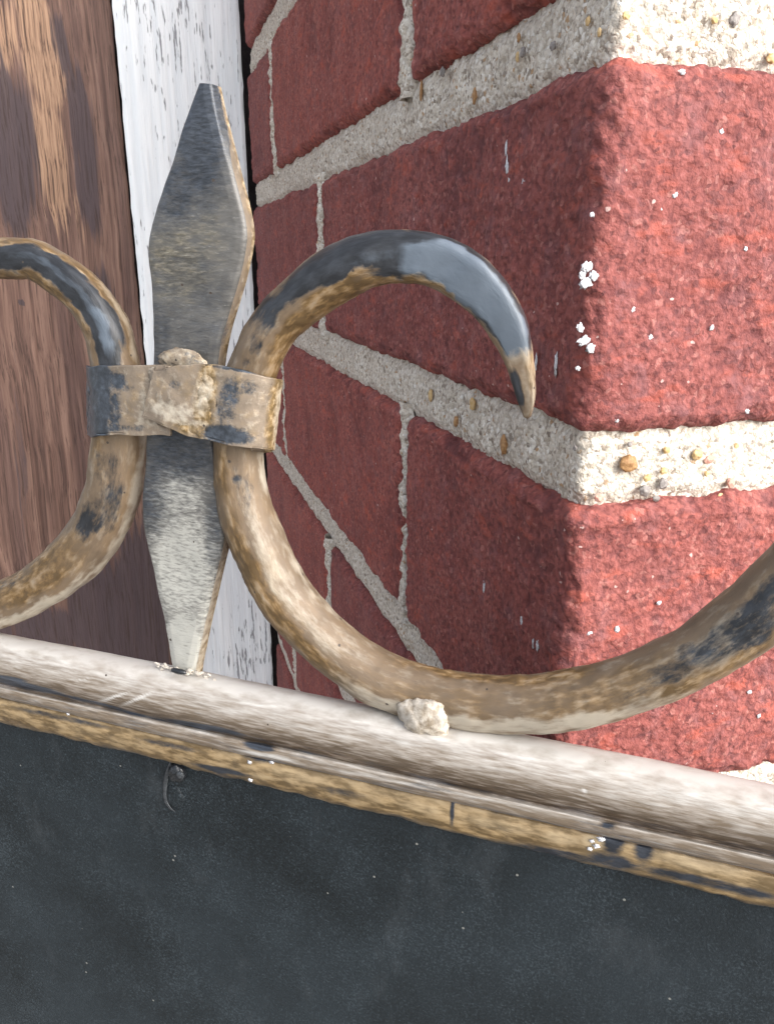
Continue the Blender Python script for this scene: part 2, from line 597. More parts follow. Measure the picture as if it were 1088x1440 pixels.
def make_brick(a0, a1, b0, b1, z0, fine, coarse, focus, seed, BH=BH):
    r = 0.0036
    ax = axis(a0, a1, focus[0], focus[1], fine, coarse, r)
    bx = axis(b0, b1, focus[2], focus[3], fine, coarse, r)
    zx = axis(z0, z0 + BH, -9, 9, fine if focus[1] > focus[0] else coarse, coarse, r)
    P, Q = box_grid(ax, bx, zx)
    lo = np.array([a0, b0, z0]) + r
    hi = np.array([a1, b1, z0 + BH]) - r
    c = np.clip(P, lo, hi)
    d = P - c
    L = np.linalg.norm(d, axis=1)[:, None]
    nrm = d / L
    P = c + nrm * r
    s = seed * 3.7
    # rim wobble, broad swell, lumps, grains
    edge = ((np.abs(d) > 1e-6).sum(1) > 1)
    disp = perlin(P, 45, s) * 0.0007 + perlin(P, 210, s) * 0.00022
    disp += perlin(P, 520, s + 5) * 0.00030 - np.abs(perlin(P, 400, s + 9)) * 0.00032
    if fine < 0.001:
        disp += (0.55 - worley(P + perlin(P, 300, s)[:, None] * 0.0008, 620, s)) * 0.00042 + perlin(P, 1100, s) * 0.00018
    disp += edge * (perlin(P, 140, s + 2) * 0.0009 + perlin(P, 420, s + 2) * 0.0004)
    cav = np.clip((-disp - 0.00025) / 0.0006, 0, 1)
    P = P + nrm * disp[:, None]
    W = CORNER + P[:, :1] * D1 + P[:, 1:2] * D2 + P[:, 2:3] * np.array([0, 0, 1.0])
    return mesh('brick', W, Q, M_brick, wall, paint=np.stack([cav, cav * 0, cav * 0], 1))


HJ = 0.0075
DROP = 0.0070                                  # the course below the corner joint is a little taller


def course(k):
    """underside and height of the bricks of course k"""
    return (ZB + k * PITCHZ - (DROP if k < 0 else 0), BH + (DROP if k == -1 else 0))


bricks = {}
sd = 0
for k in range(-5, 4):
    z0, bh = course(k)
    hero = -1 <= k <= 1
    header_left = (k % 2 != 0)
    near = (0, 0.085, 0, 0.075) if hero else (1, 0, 1, 0)
    fi, co = (0.0006, 0.0016) if hero else (0.003, 0.004)
    if header_left:
        bricks[k] = make_brick(0, 0.0952 if k == -1 else 0.094, 0, 0.200, z0, fi, co, near, sd, bh); sd += 1
        cuts = [(0.094 + HJ - (0.0014 if k == -1 else 0), 0.303), (0.303 + HJ, 0.388)]
        rc = [(0.200 + HJ, 0.30)]
    else:
        bricks[k] = make_brick(0, 0.200, 0, 0.094, z0, fi, co, near, sd, bh); sd += 1
        cuts = [(0.200 + HJ, 0.388)]
        rc = [(0.094 + HJ, 0.30)]
    for (a0, a1) in cuts:
        make_brick(a0, a1, 0, 0.094, z0, 0.0011 if hero else 0.002, 0.0022 if hero else 0.004, (a0, a1, 0, 0.0) if hero else (1, 0, 1, 0), sd, bh); sd += 1
    for (b0, b1) in rc:
        make_brick(0, 0.094, b0, b1, z0, 0.0025, 0.004, (1, 0, 1, 0), sd, bh); sd += 1

# mortar core behind the joints
zlo, zhi = ZB - 5 * PITCHZ - GAP, ZB + 4 * PITCHZ
cr = 0.005
P, Q = box_grid(np.linspace(cr, 0.386, 12), np.linspace(cr, 0.30, 10), np.linspace(zlo + 0.002, zhi - 0.002, 12))
W = CORNER + P[:, :1] * D1 + P[:, 1:2] * D2 + P[:, 2:3] * np.array([0, 0, 1.0])
mesh('mortar_core', W, Q, M_core, wall, smooth=False)

joints = {}


def bed_joint(k):
    """sanded strip that turns the corner under course k"""
    zc = course(k)[0] - GAP / 2
    near = -1 <= k <= 2
    f = 0.00033 if near else 0.0015
    rec, rad = 0.0022, 0.004
    sL = axis(-0.388, -rad, -0.085, 0, f, f * 3.2, f)
    sR = axis(rad, 0.30, 0, 0.075, f, f * 5, f)
    arc = np.linspace(0, math.pi / 2, 9 if near else 4)[1:-1]
    path, nr = [], []
    for s in sL:
        path.append((-s, rec)); nr.append((0, -1))
    for t_ in arc:
        path.append((rad + 0 - (rad - rec) * math.sin(t_) , rad - (rad - rec) * math.cos(t_)))
        nr.append((-math.sin(t_), -math.cos(t_)))
    for s in sR:
        path.append((rec, s)); nr.append((-1, 0))
    path, nr = np.array(path), np.array(nr)
    hz = GAP / 2 + 0.0022
    zs = np.arange(-hz, hz + f, f) + zc
    n, m = len(path), len(zs)
    P = np.zeros((n, m, 3)); Nn = np.zeros((n, m, 3))
    P[..., 0] = path[:, None, 0]; P[..., 1] = path[:, None, 1]; P[..., 2] = zs[None, :]
    Nn[..., 0] = nr[:, None, 0]; Nn[..., 1] = nr[:, None, 1]
    P = P.reshape(-1, 3); Nn = Nn.reshape(-1, 3)
    g = worley(P, 780, k * 5.1)
    disp = perlin(P, 60, k) * 0.0009 + perlin(P, 240, k + 3) * 0.0006
    if near:
        disp += np.clip(0.75 - g, -0.2, 0.8) * 0.00025 + perlin(P, 900, k) * 0.0003
    rim = np.clip((np.abs(P[:, 2] - zc) - GAP / 2 + 0.0022) / 0.003, 0, 1)
    disp -= rim * 0.0012
    P = P + Nn * disp[:, None]
    W = CORNER + P[:, :1] * D1 + P[:, 1:2] * D2 + P[:, 2:3] * np.array([0, 0, 1.0])
    o = mesh('mortar_joint', W, grid_faces(n, m, flip=True), M_mortar, wall)
    joints[k] = o


for k in range(-4, 4):
    bed_joint(k)


def head_joint(a, w, k, lumpy, onright=False):
    z0, BH = course(k)
    f = 0.0005
    us = np.arange(-w / 2 - 0.0012, w / 2 + 0.0012 + f, f)
    zs = np.arange(z0 - 0.003, z0 + BH + 0.003, f)
    U, Z = np.meshgrid(us, zs, indexing='ij')
    P = np.stack([a + U.ravel(), np.zeros(U.size) + 0.0010, Z.ravel()], 1)
    disp = perlin(P, 110, a * 50) * 0.0013 * lumpy + perlin(P, 420, k) * 0.0009 + np.clip(0.7 - worley(P, 700, 2), -0.2, 0.7) * 0.0006
    disp += 0.0007 * lumpy
    # the rims sink into the brick arrises
    rim = np.clip((np.abs(P[:, 0] - a) - w / 2 + 0.0010 + perlin(P, 300, 4) * 0.0010) / 0.0015, 0, 1)
    P[:, 1] -= disp - rim * 0.0030
    if onright:
        P = P[:, [1, 0, 2]]
    W = CORNER + P[:, :1] * D1 + P[:, 1:2] * D2 + P[:, 2:3] * np.array([0, 0, 1.0])
    mesh('mortar_joint', W, grid_faces(len(us), len(zs), flip=not onright), M_mortar, wall)


for k in range(-5, 4):
    if k % 2:
        head_joint(0.094 + HJ / 2 - (0.0001 if k == -1 else 0), 0.0048 if k == -1 else HJ, k, 1.0)
        head_joint(0.303 + HJ / 2, HJ, k, 1.0)
        head_joint(0.200 + HJ / 2, HJ, k, 0.6, True)
    else:
        head_joint(0.200 + HJ / 2, HJ, k, 1.0)
        head_joint(0.094 + HJ / 2, HJ, k, 0.6, True)


def ico(level=2):
    import bmesh
    bm = bmesh.new()
    bmesh.ops.create_icosphere(bm, subdivisions=level, radius=1)
    V = np.array([v.co[:] for v in bm.verts])
    Fc = np.array([[v.index for v in f.verts] for f in bm.faces])
    bm.free()
    return V, Fc


IV, IF = ico(3)
IV3, IF3 = ico(4)


def lump(name, px, py, rx, ry, mat, parent, n, p0, seed, off=0.0, depth=0.6, ang=0.0, amp=0.35, hd=False, paint=None, freq=1.6):
    """small irregular lump sitting on the plane (n, p0)"""
    c = fpt(px, py, n, p0 + n * off)
    scale = (c[1] * CP - c[2] * SP) / F
    tx = np.cross(np.array([0, 0, 1.0]), n); tx /= np.linalg.norm(tx)
    tz = np.array([0, 0, 1.0])
    V0, F0 = (IV3, IF3) if hd else (IV, IF)
    V = V0.copy()
    V *= (1 + amp * perlin(V, freq, seed * 7.3)[:, None] + ((0.13 * perlin(V, 3.6, seed) + 0.07 * perlin(V, 8.5, seed + 2) + 0.035 * perlin(V, 17, seed + 4))[:, None] if hd else 0))
    ca, sa = math.cos(math.radians(ang)), math.sin(math.radians(ang))
    X = (V[:, 0] * rx) * ca - (V[:, 1] * ry) * sa
    Z = (V[:, 0] * rx) * sa + (V[:, 1] * ry) * ca
    W = c + (X[:, None] * tx + Z[:, None] * tz + (V[:, 2] * depth * min(rx, ry))[:, None] * n) * scale
    pt = None
    if paint is not None:
        pt = np.tile(np.array(paint), (len(W), 1)) + perlin(V, 2.5, seed)[:, None] * 0.25
    return mesh(name, W, F0, mat, parent, paint=pt)


J2, J1 = joints[0], joints[1]
pebbles = [  # px, py, rx, ry, material, face, joint
    (884, 652, 13, 12, 0, N2, J2), (980, 639, 8, 7, 1, N2, J2), (997, 646, 8, 6, 3, N2, J2), (937, 633, 6, 5, 1, N2, J2),
    (933, 662, 6, 5, 1, N2, J2), (932, 680, 7, 9, 2, N2, J2), (910, 672, 7, 5, 1, N2, J2), (1027, 679, 6, 7, 3, N2, J2),
    (993, 666, 4, 4, 1, N2, J2), (1012, 698, 6, 4, 1, N2, J2), (842, 700, 7, 6, 3, N2, J2), (906, 690, 8, 8, 2, N2, J2),
    (708, 626, 8, 13, 0, N1, J2), (664, 568, 7, 9, 1, N1, J2), (641, 593, 5, 8, 0, N1, J2), (605, 556, 5, 9, 1, N1, J2),
    (885, 625, 4, 4, 2, N2, J2), (808, 630, 4, 4, 2, N1, J2), (922, 701, 6, 4, 2, N2, J2), (1035, 627, 4, 4, 1, N2, J2),
    (592, 128, 4, 13, 0, N1, J1), (667, 135, 5, 11, 0, N1, J1), (622, 101, 6, 6, 2, N1, J1), (729, 53, 4, 6, 0, N1, J1),
    (727, 80, 4, 7, 1, N1, J1), (842, 46, 4, 6, 1, N1, J1), (826, 30, 5, 6, 1, N1, J1), (735, 73, 6, 7, 2, N1, J1),
    (1032, 27, 8, 10, 2, N2, J1), (1004, 28, 5, 5, 1, N2, J1), (1084, 82, 8, 7, 1, N2, J1), (880, 22, 6, 5, 1, N2, J1),
    (777, 65, 7, 6, 2, N1, J1)]
for i, (px, py, rx, ry, mi, n, jo) in enumerate(pebbles):
    lump('pebble', px, py, rx, ry, M_peb[mi], jo, n, CORNER, i + 1, off=-0.0013, depth=0.55, ang=rng.uniform(-30, 30) if n is N2 else 0)

flecks = [  # px, py, rx, ry, face, course
    (824, 376, 8, 7, N2, 0), (834, 388, 7, 7, N2, 0), (823, 399, 9, 7, N2, 0), (818, 387, 5, 5, N2, 0), (815, 461, 5, 6, N2, 0),
    (820, 480, 9, 6, N2, 0), (830, 490, 7, 6, N2, 0), (812, 518, 5, 4, N2, 0), (712, 236, 5, 12, N1, 0), (716, 252, 4, 8, N1, 0),
    (711, 210, 3, 10, N1, 0), (735, 262, 5, 7, N1, 0), (730, 280, 4, 9, N1, 0), (781, 512, 4, 14, N1, 0), (753, 510, 3, 10, N1, 0),
    (949, 274, 7, 5, N2, 0), (927, 295, 5, 4, N2, 0), (889, 435, 5, 5, N2, 0), (915, 474, 5, 5, N2, 0), (1000, 461, 4, 5, N2, 0),
    (1048, 350, 4, 4, N2, 0), (960, 102, 5, 4, N2, 0), (1014, 184, 5, 5, N2, 0), (958, 100, 4, 4, N2, 0), (832, 302, 5, 4, N2, 0),
    (867, 591, 4, 4, N2, 0), (1050, 578, 5, 4, N2, 0), (860, 738, 5, 4, N2, -1), (867, 885, 5, 7, N2, -1), (829, 891, 6, 4, N2, -1),
    (755, 908, 4, 8, N1, -1), (749, 905, 3, 7, N1, -1), (680, 826, 3, 8, N1, -1), (926, 848, 5, 4, N2, -1), (733, 875, 3, 10, N1, -1),
    (1053, 973, 5, 4, N2, -1), (1066, 1007, 4, 4, N2, -1), (1003, 1003, 4, 4, N2, -1)]
for i, (px, py, rx, ry, n, k) in enumerate(flecks):
    if i > 6 and n is N2:
        rx, ry = rx * 0.72, ry * 0.72
    lump('paint_fleck', px, py, rx, ry, M_fleck, bricks[k], n, CORNER, i + 40, off=0.0001, depth=0.22, ang=rng.uniform(-40, 40) if n is N2 else 0, amp=0.8, freq=2.2)

# ------------------------------------------------------------------ boards beside the wall
TP = CORNER + D1 * 0.393
P0 = fpt(352, 360, N2, TP)


def board(name, s0, s1, off, thick, z0, z1, mat, wob, label, cat, painter=None, seed=0, step=0.0016):
    """vertical board in a plane parallel to the lit face; s to the left from the wall"""
    root = None
    xs = np.concatenate([[s0], np.arange(s0 + 0.001, s1 - 0.001, step), [s1]])
    zs = np.arange(z0, z1, 0.0035)
    X, Z = np.meshgrid(xs, zs, indexing='ij')
    P3 = np.stack([X.ravel(), np.zeros(X.size), Z.ravel()], 1)
    q = perlin(P3 * np.array([1, 1, 0.06]), 170, seed) * wob + perlin(P3 * np.array([1, 1, 0.15]), 420, seed + 3) * wob * 0.5
    edge = np.minimum(X - s0, s1 - X).ravel()
    q -= np.clip(1 - edge / 0.0015, 0, 1) ** 2 * 0.0012
    shift = np.where(edge < 0.0009, perlin(P3, 90, seed + 8) * 0.0007, 0)
    W = P0 - (X.ravel() + shift)[:, None] * D2 + (off + q)[:, None] * N2
    W[:, 2] = Z.ravel()
    n, m = len(xs), len(zs)
    px, py = proj(W)
    # close the board: front grid plus a back face and sides
    Wb = W.reshape(n, m, 3)[[0, -1]][:, [0, -1]].reshape(-1, 3) - N2 * thick
    V = np.vstack([W, Wb])
    Qf = grid_faces(n, m)
    b = n * m
    i00, i01, i10, i11 = 0, m - 1, (n - 1) * m, n * m - 1
    extra = np.array([[b, b + 1, b + 3, b + 2], [i00, i10, b + 2, b], [i01, b + 1, b + 3, i11]])
    sl = [[j, j + 1, b + 1, b] for j in (0,)]
    side = np.array([[i00, b, b + 1, i01], [i10, i11, b + 3, b + 2]])
    Q = np.vstack([Qf, extra, side])
    paint = None
    if painter:
        c = painter(px, py)
        paint = np.vstack([c, np.zeros((4, 3))])
    o = mesh(name, V, Q, mat, None, paint=paint)
    o['label'] = label
    o['category'] = cat
    o['kind'] = 'thing'
    return o


board('trim_board', -0.0008, 0.0668, 0.0, 0.02, -0.62, 0.36, M_white, 0.0004,
      'white painted vertical trim board with fine cracks, between the brown wood and the brick', 'trim board', seed=3)


def wood_paint(px, py):  # dark streaks, with the shadow edge beside the trim painted in
    R = blob(px, py, [(15, 215, 34, 125, -6, 1.0), (85, 60, 14, 60, -12, 0.7), (118, 190, 18, 120, -9, 0.8), (125, 280, 16, 70, -10, 0.8),
                      (145, 420, 22, 60, -10, 0.6), (200, 870, 40, 130, -5, 1.0), (140, 860, 50, 90, -8, 0.85), (165, 60, 16, 200, -3, 0.45),
                      (60, 885, 90, 40, 0, 0.7), (30, 640, 10, 150, -4, 0.5), (30, 425, 5, 6, 0, 1.1)])
    G = blob(px, py, [(60, 70, 26, 100, -12, 1.0), (75, 220, 22, 110, -8, 0.9), (5, 60, 20, 70, 0, 0.7), (15, 360, 40, 30, 0, 0.5),
                      (110, 300, 6, 60, -10, 0.5)])
    return np.stack([R, G, R * 0], 1)


board('wooden_board', 0.0680, 0.34, -0.010, 0.02, -0.62, 0.42, M_wood, 0.0006,
      'brown stained wooden board with dark vertical grain left of the white trim', 'wooden board', painter=wood_paint, seed=9)
# backing behind the boards and in the slit beside the bricks
Wb = []
for s in (-0.05, 0.36):
    for z in (-0.56, 0.43):
        for o_ in (-0.034, -0.040):
            v = P0 - D2 * s + N2 * o_
            Wb.append([v[0], v[1], z])
bk = mesh('backing_wall', Wb, [[0, 2, 6, 4], [1, 5, 7, 3], [0, 1, 3, 2], [4, 6, 7, 5], [0, 4, 5, 1], [2, 3, 7, 6]], M_dark, None, smooth=False)
bk['kind'] = 'structure'

# ------------------------------------------------------------------ the iron piece
rail_root = empty('ornamental_iron_panel', rpt(544, 1300, 0),
                  'black metal panel with worn bronze rail, flat spear point and curled scrolls by the bricks',
                  'ironwork')


def zcam(P):
    return P[..., 1] * CP - P[..., 2] * SP


def scroll(ctrl, sub, patches, flat=None, qoff=0.0, outer=1, seed=0, extra=None):
    """ctrl rows: px, py, silhouette width px. patches: (px,py,reach,v0,v1,channel,strength)"""
    C = catmull(ctrl, sub)
    n = len(C)
    P = np.array([rpt(a, b, qoff) for a, b, _ in C])
    w = C[:, 2] * zcam(P) / F
    # even out along length
    d = np.linalg.norm(np.diff(P, axis=0), axis=1)
    s = np.concatenate([[0], np.cumsum(d)])
    m = int(s[-1] / 0.00045)
    t = np.linspace(0, s[-1], m)
    P = np.stack([np.interp(t, s, P[:, i]) for i in range(3)], 1)
    w = np.interp(t, s, w)
    cx = np.interp(t, s, C[:, 0]); cy = np.interp(t, s, C[:, 1])
    T = np.gradient(P, axis=0); T /= np.linalg.norm(T, axis=1)[:, None]
    N = np.cross(T, NR); N /= np.linalg.norm(N, axis=1)[:, None]
    N *= outer
    K = 56
    th = np.linspace(0, 2 * math.pi, K, endpoint=False)
    V = np.zeros((m, K, 3)); vv = np.zeros((m, K)); fr = np.zeros((m, K))
    for j, a in enumerate(th):
        ca, sa = math.cos(a), math.sin(a)
        fl = np.interp(cx * 0 + t / t[-1], [0, 1], [0, 0]) if flat is None else flat(cx, cy)
        ex = 2.0 / (2.0 + 2.6 * fl)
        x = np.sign(ca) * np.abs(ca) ** ex
        y = np.sign(sa) * np.abs(sa) ** ex
        dep = 1.0 - 0.35 * fl
        V[:, j] = P + N * (x * w / 2)[:, None] + NR * (y * w / 2 * dep)[:, None]
        vv[:, j] = ca
        fr[:, j] = sa
    Vf = V.reshape(-1, 3)
    nr = (V - P[:, None]).reshape(-1, 3)
    nr /= np.linalg.norm(nr, axis=1)[:, None] + 1e-12
    disp = perlin(Vf, 55, seed) * 0.00045 + perlin(Vf, 190, seed + 1) * 0.00022 + perlin(Vf, 600, seed + 2) * 0.00008
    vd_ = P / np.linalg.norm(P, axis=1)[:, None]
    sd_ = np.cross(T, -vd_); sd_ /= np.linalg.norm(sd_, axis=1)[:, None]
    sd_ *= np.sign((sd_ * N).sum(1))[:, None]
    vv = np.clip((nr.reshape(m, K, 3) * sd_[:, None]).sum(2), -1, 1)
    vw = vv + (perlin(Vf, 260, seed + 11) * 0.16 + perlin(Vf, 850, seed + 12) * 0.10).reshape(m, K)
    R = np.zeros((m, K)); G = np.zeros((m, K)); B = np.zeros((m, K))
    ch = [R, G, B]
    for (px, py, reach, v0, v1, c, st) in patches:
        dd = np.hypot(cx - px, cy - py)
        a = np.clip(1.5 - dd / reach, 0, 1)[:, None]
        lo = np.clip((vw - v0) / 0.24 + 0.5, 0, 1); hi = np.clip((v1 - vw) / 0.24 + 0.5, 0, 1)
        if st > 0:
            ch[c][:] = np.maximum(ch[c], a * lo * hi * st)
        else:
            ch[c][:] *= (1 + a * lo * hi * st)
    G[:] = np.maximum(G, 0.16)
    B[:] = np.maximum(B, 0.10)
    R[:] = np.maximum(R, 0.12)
    paint = np.stack([R, G, B], -1).reshape(-1, 3)
    rough_d = perlin(Vf, 900, seed + 4) * 0.00016 * (paint[:, 1] > 0.5)
    Vf = Vf + nr * (disp + rough_d)[:, None] * np.repeat(np.clip(w / 0.004, 0, 1), K)[:, None]
    # caps
    V2 = np.vstack([Vf, P[0] - T[0] * 0.0003, P[-1] + T[-1] * 0.0003])
    Q = grid_faces(m, K, wrap_m=True)
    # triangulated caps written as degenerate-free quads
    c0, c1 = m * K, m * K + 1
    cap = []
    for j in range(0, K, 2):
        cap.append([c0, j, (j + 1) % K, (j + 2) % K])
        e = (m - 1) * K
        cap.append([c1, e + (j + 2) % K, e + (j + 1) % K, e + j])
    if outer < 0:
        Q = Q[:, ::-1]
        cap = [c[::-1] for c in cap]
    Q = np.vstack([Q, np.array(cap)])
    paint = np.vstack([paint, paint[:1], paint[-1:]])
    o = mesh('scroll', V2, Q, M_scroll, rail_root, paint=paint)
    fv = np.zeros((m, K, 3))
    fv[..., 0] = t[:, None] + 3.0 + seed
    fv[..., 1] = np.cos(th)[None] * w[:, None] / 2
    fv[..., 2] = fr * w[:, None] / 2
    fv = np.vstack([fv.reshape(-1, 3), fv[0, :1], fv[-1, :1]])
    at = o.data.attributes.new('flow', 'FLOAT_VECTOR', 'POINT')
    at.data.foreach_set('vector', fv.astype(np.float32).ravel())
    return o


ctrl_r = [(741, 586, 10), (740, 560, 25), (733, 520, 36), (722, 480, 46), (701, 437, 58), (668, 399, 67), (620, 370, 70), (560, 362, 73),
          (515, 369, 75), (474, 387, 75), (415, 428, 72), (377, 472, 72), (357, 518, 73), (340, 575, 73), (336, 640, 73), (344, 702, 74),
          (363, 761, 76), (403, 841, 77), (463, 905, 79), (527, 951, 82), (588, 974, 83), (649, 986, 83), (705, 991, 85), (757, 990, 86),
          (828, 979, 85), (890, 961, 85), (977, 921, 88), (1037, 881, 93), (1096, 833, 97), (1165, 750, 100), (1225, 640, 100),
          (1262, 520, 98), (1310, 400, 94), (1400, 310, 90), (1510, 290, 86)]
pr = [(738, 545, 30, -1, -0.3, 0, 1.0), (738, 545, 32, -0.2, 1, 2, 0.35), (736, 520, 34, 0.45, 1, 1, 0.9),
      (712, 455, 42, -0.86, 1, 0, 1.2), (660, 395, 70, -0.80, 1, 0, 1.2), (600, 365, 60, -0.66, 1, 0, 1.15), (712, 455, 50, -0.8, 0.8, 2, 1.1), (655, 392, 60, -0.8, 0.75, 2, 1.1), (610, 365, 40, -0.7, 0.6, 2, 1.0), (540, 365, 60, -0.2, 0.45, 2, 0.45), (450, 402, 60, 0.1, 0.5, 2, 0.4),  # sky reflection on the flat curl painted as lighter slate
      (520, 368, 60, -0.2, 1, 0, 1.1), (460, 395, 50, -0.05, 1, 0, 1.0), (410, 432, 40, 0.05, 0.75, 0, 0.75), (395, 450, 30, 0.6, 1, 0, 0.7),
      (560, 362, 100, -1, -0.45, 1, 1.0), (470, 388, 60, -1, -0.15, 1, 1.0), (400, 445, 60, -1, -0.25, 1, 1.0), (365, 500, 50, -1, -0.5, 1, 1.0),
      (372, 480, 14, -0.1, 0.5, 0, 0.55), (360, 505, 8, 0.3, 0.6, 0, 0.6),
      (370, 775, 90, -0.35, 0.25, 2, 0.44), (430, 870, 90, -0.35, 0.2, 2, 0.44), (337, 650, 40, 0.45, 1, 1, 0.8), (337, 660, 40, -1, -0.75, 2, 0.8), (332, 665, 7, -0.1, 0.3, 0, 1.0), (340, 700, 60, -0.35, 0.2, 0, 0.33),  # sheen down the middle of the lower left curve painted pale
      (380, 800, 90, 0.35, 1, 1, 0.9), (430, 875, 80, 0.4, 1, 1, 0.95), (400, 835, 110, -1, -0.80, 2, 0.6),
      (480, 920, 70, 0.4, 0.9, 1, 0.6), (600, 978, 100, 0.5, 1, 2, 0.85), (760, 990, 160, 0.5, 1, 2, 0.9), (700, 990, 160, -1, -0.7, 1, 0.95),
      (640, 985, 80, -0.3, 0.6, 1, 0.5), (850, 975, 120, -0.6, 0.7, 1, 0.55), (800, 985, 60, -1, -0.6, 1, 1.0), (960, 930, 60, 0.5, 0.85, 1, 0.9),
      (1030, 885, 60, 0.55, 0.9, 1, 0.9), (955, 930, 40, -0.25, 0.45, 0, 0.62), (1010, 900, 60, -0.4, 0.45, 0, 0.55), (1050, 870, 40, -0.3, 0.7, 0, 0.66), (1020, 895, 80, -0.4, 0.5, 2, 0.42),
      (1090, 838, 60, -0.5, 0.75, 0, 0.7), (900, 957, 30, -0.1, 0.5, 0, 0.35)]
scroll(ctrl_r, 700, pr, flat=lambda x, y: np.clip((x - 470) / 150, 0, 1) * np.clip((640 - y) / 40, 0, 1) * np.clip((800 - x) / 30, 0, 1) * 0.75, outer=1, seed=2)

ctrl_l = [(-118, 486, 12), (-122, 455, 26), (-108, 420, 36), (-70, 388, 44), (-30, 369, 50), (0, 364, 54), (30, 364, 56), (61, 371, 58), (112, 408, 62), (146, 454, 66),
          (160, 501, 67), (168, 560, 71), (169, 615, 74), (155, 703, 74), (116, 773, 71), (69, 815, 71), (10, 846, 67), (-50, 858, 64),
          (-130, 850, 62), (-200, 810, 60), (-250, 750, 56)]
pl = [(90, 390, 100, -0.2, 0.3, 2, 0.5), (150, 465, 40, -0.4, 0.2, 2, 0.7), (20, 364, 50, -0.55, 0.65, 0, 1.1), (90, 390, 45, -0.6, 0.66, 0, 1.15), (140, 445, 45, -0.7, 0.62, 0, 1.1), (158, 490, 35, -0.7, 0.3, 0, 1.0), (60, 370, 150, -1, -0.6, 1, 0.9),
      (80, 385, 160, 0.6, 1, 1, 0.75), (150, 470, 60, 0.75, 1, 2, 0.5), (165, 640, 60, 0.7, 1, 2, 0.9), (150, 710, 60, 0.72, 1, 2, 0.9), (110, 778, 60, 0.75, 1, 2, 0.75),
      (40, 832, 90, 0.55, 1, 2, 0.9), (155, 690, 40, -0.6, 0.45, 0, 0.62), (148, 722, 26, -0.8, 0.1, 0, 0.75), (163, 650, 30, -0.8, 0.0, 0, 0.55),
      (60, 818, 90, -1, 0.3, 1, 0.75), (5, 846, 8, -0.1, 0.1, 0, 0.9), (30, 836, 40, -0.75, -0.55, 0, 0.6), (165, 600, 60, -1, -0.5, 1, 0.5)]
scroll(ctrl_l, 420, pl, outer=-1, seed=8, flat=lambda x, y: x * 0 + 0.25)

# ---- spear
left = [(276, 116), (263, 155), (251, 195), (241, 228), (228, 262), (216, 300), (208, 335), (207, 368), (211, 400), (214, 440), (214, 480), (213, 520),
        (209, 570), (205, 610), (202, 660), (199, 700), (201, 740), (210, 785), (219, 825), (227, 865), (234, 900), (240, 935), (243, 952)]
right = [(296, 117), (303, 150), (312, 185), (321, 220), (330, 255), (339, 290), (345, 325), (343, 352), (335, 390), (325, 425), (314, 462), (306, 500), (303, 530),
         (299, 570), (297, 610), (303, 655), (309, 700), (314, 738), (313, 765), (304, 805), (295, 845), (287, 880), (280, 915), (275, 940), (273, 955)]
nl = 560
Lc = catmull(left, nl); Rc = catmull(right, nl)
qs = 0.0022
TH = 0.0026
LP = np.array([rpt(a, b, qs) for a, b in Lc]); RP = np.array([rpt(a, b, qs) for a, b in Rc])
mw = 64
f = np.linspace(0, 1, mw)
FV = LP[:, None] * (1 - f)[None, :, None] + RP[:, None] * f[None, :, None]
edge = np.minimum(f, 1 - f) * np.linalg.norm(RP - LP, axis=1)[:, None]
fl = FV.reshape(-1, 3)
bul = np.clip(edge / 0.0014, 0, 1).ravel() * 0.00028 - np.clip(1 - edge.ravel() / 0.0005, 0, 1) ** 2 * 0.0004
tip = np.clip((190 - Lc[:, 1]) / 80, 0, 1)
disp = bul + perlin(fl, 120, 5) * 0.00035 + perlin(fl, 420, 6) * 0.00010 - np.repeat(tip, mw) * 0.0004
# filed bevel near the tip, right side
Fg, Tg = np.meshgrid(f, Lc[:, 1])
bev = np.clip((Fg - (0.95 - 0.0 * Tg)) / 0.05, 0, 1) * np.clip((230 - Tg) / 40, 0, 1)
disp -= bev.ravel() * 0.0009
FVd = fl + disp[:, None] * NR
BV = fl - NR * TH
# slightly narrower back on the left, wider on the right (rolled edge)
V = np.vstack([FVd, BV])
Qf = grid_faces(nl, mw, flip=False)
Qb = grid_faces(nl, mw, flip=True) + nl * mw
o_ = nl * mw
side = []
for i in range(nl - 1):
    a, b = i * mw, (i + 1) * mw
    side.append([a, a + o_, b + o_, b])
    a2, b2 = a + mw - 1, b + mw - 1
    side.append([a2, b2, b2 + o_, a2 + o_])
for j in range(mw - 1):
    side.append([j, j + 1, j + 1 + o_, j + o_])
    e = (nl - 1) * mw
    side.append([e + j, e + j + o_, e + j + 1 + o_, e + j + 1])
px, py = proj(FVd)
R = blob(px, py, [(282, 180, 40, 110, 0, 0.95), (250, 270, 30, 60, 15, 0.75), (300, 470, 60, 30, 0, 0.4), (225, 470, 16, 50, 0, 0.6), (255, 640, 60, 40, 0, 0.8),
                  (215, 700, 24, 60, 0, 0.75), (300, 760, 14, 60, 0, 0.7), (250, 600, 60, 30, 0, 0.9), (265, 400, 60, 60, 0, 0.36)])
B = blob(px, py, [(255, 800, 55, 90, 0, 0.72), (258, 910, 30, 60, 0, 0.95), (250, 700, 40, 40, 0, 0.52), (290, 860, 20, 60, 0, 0.6)])
R = R * np.clip(1 - B * 0.6, 0, 1)
G = blob(px, py, [(250, 370, 50, 60, 0, 0.55), (270, 340, 50, 50, 0, 0.45), (270, 920, 18, 40, 0, 0.5)])
pf = np.stack([R, G, B], 1)
pb = np.zeros_like(pf); pb[:, 1] = 0.7; pb[:, 2] = 0.35
rimm = (Fg.ravel() > 0.985)
mesh('spear_point', V, np.vstack([Qf, Qb, np.array(side)]), M_spear, rail_root, paint=np.vstack([pf, pb]))
sp_me = bpy.data.objects['spear_point'].data
sp_me.materials.append(M_strap)
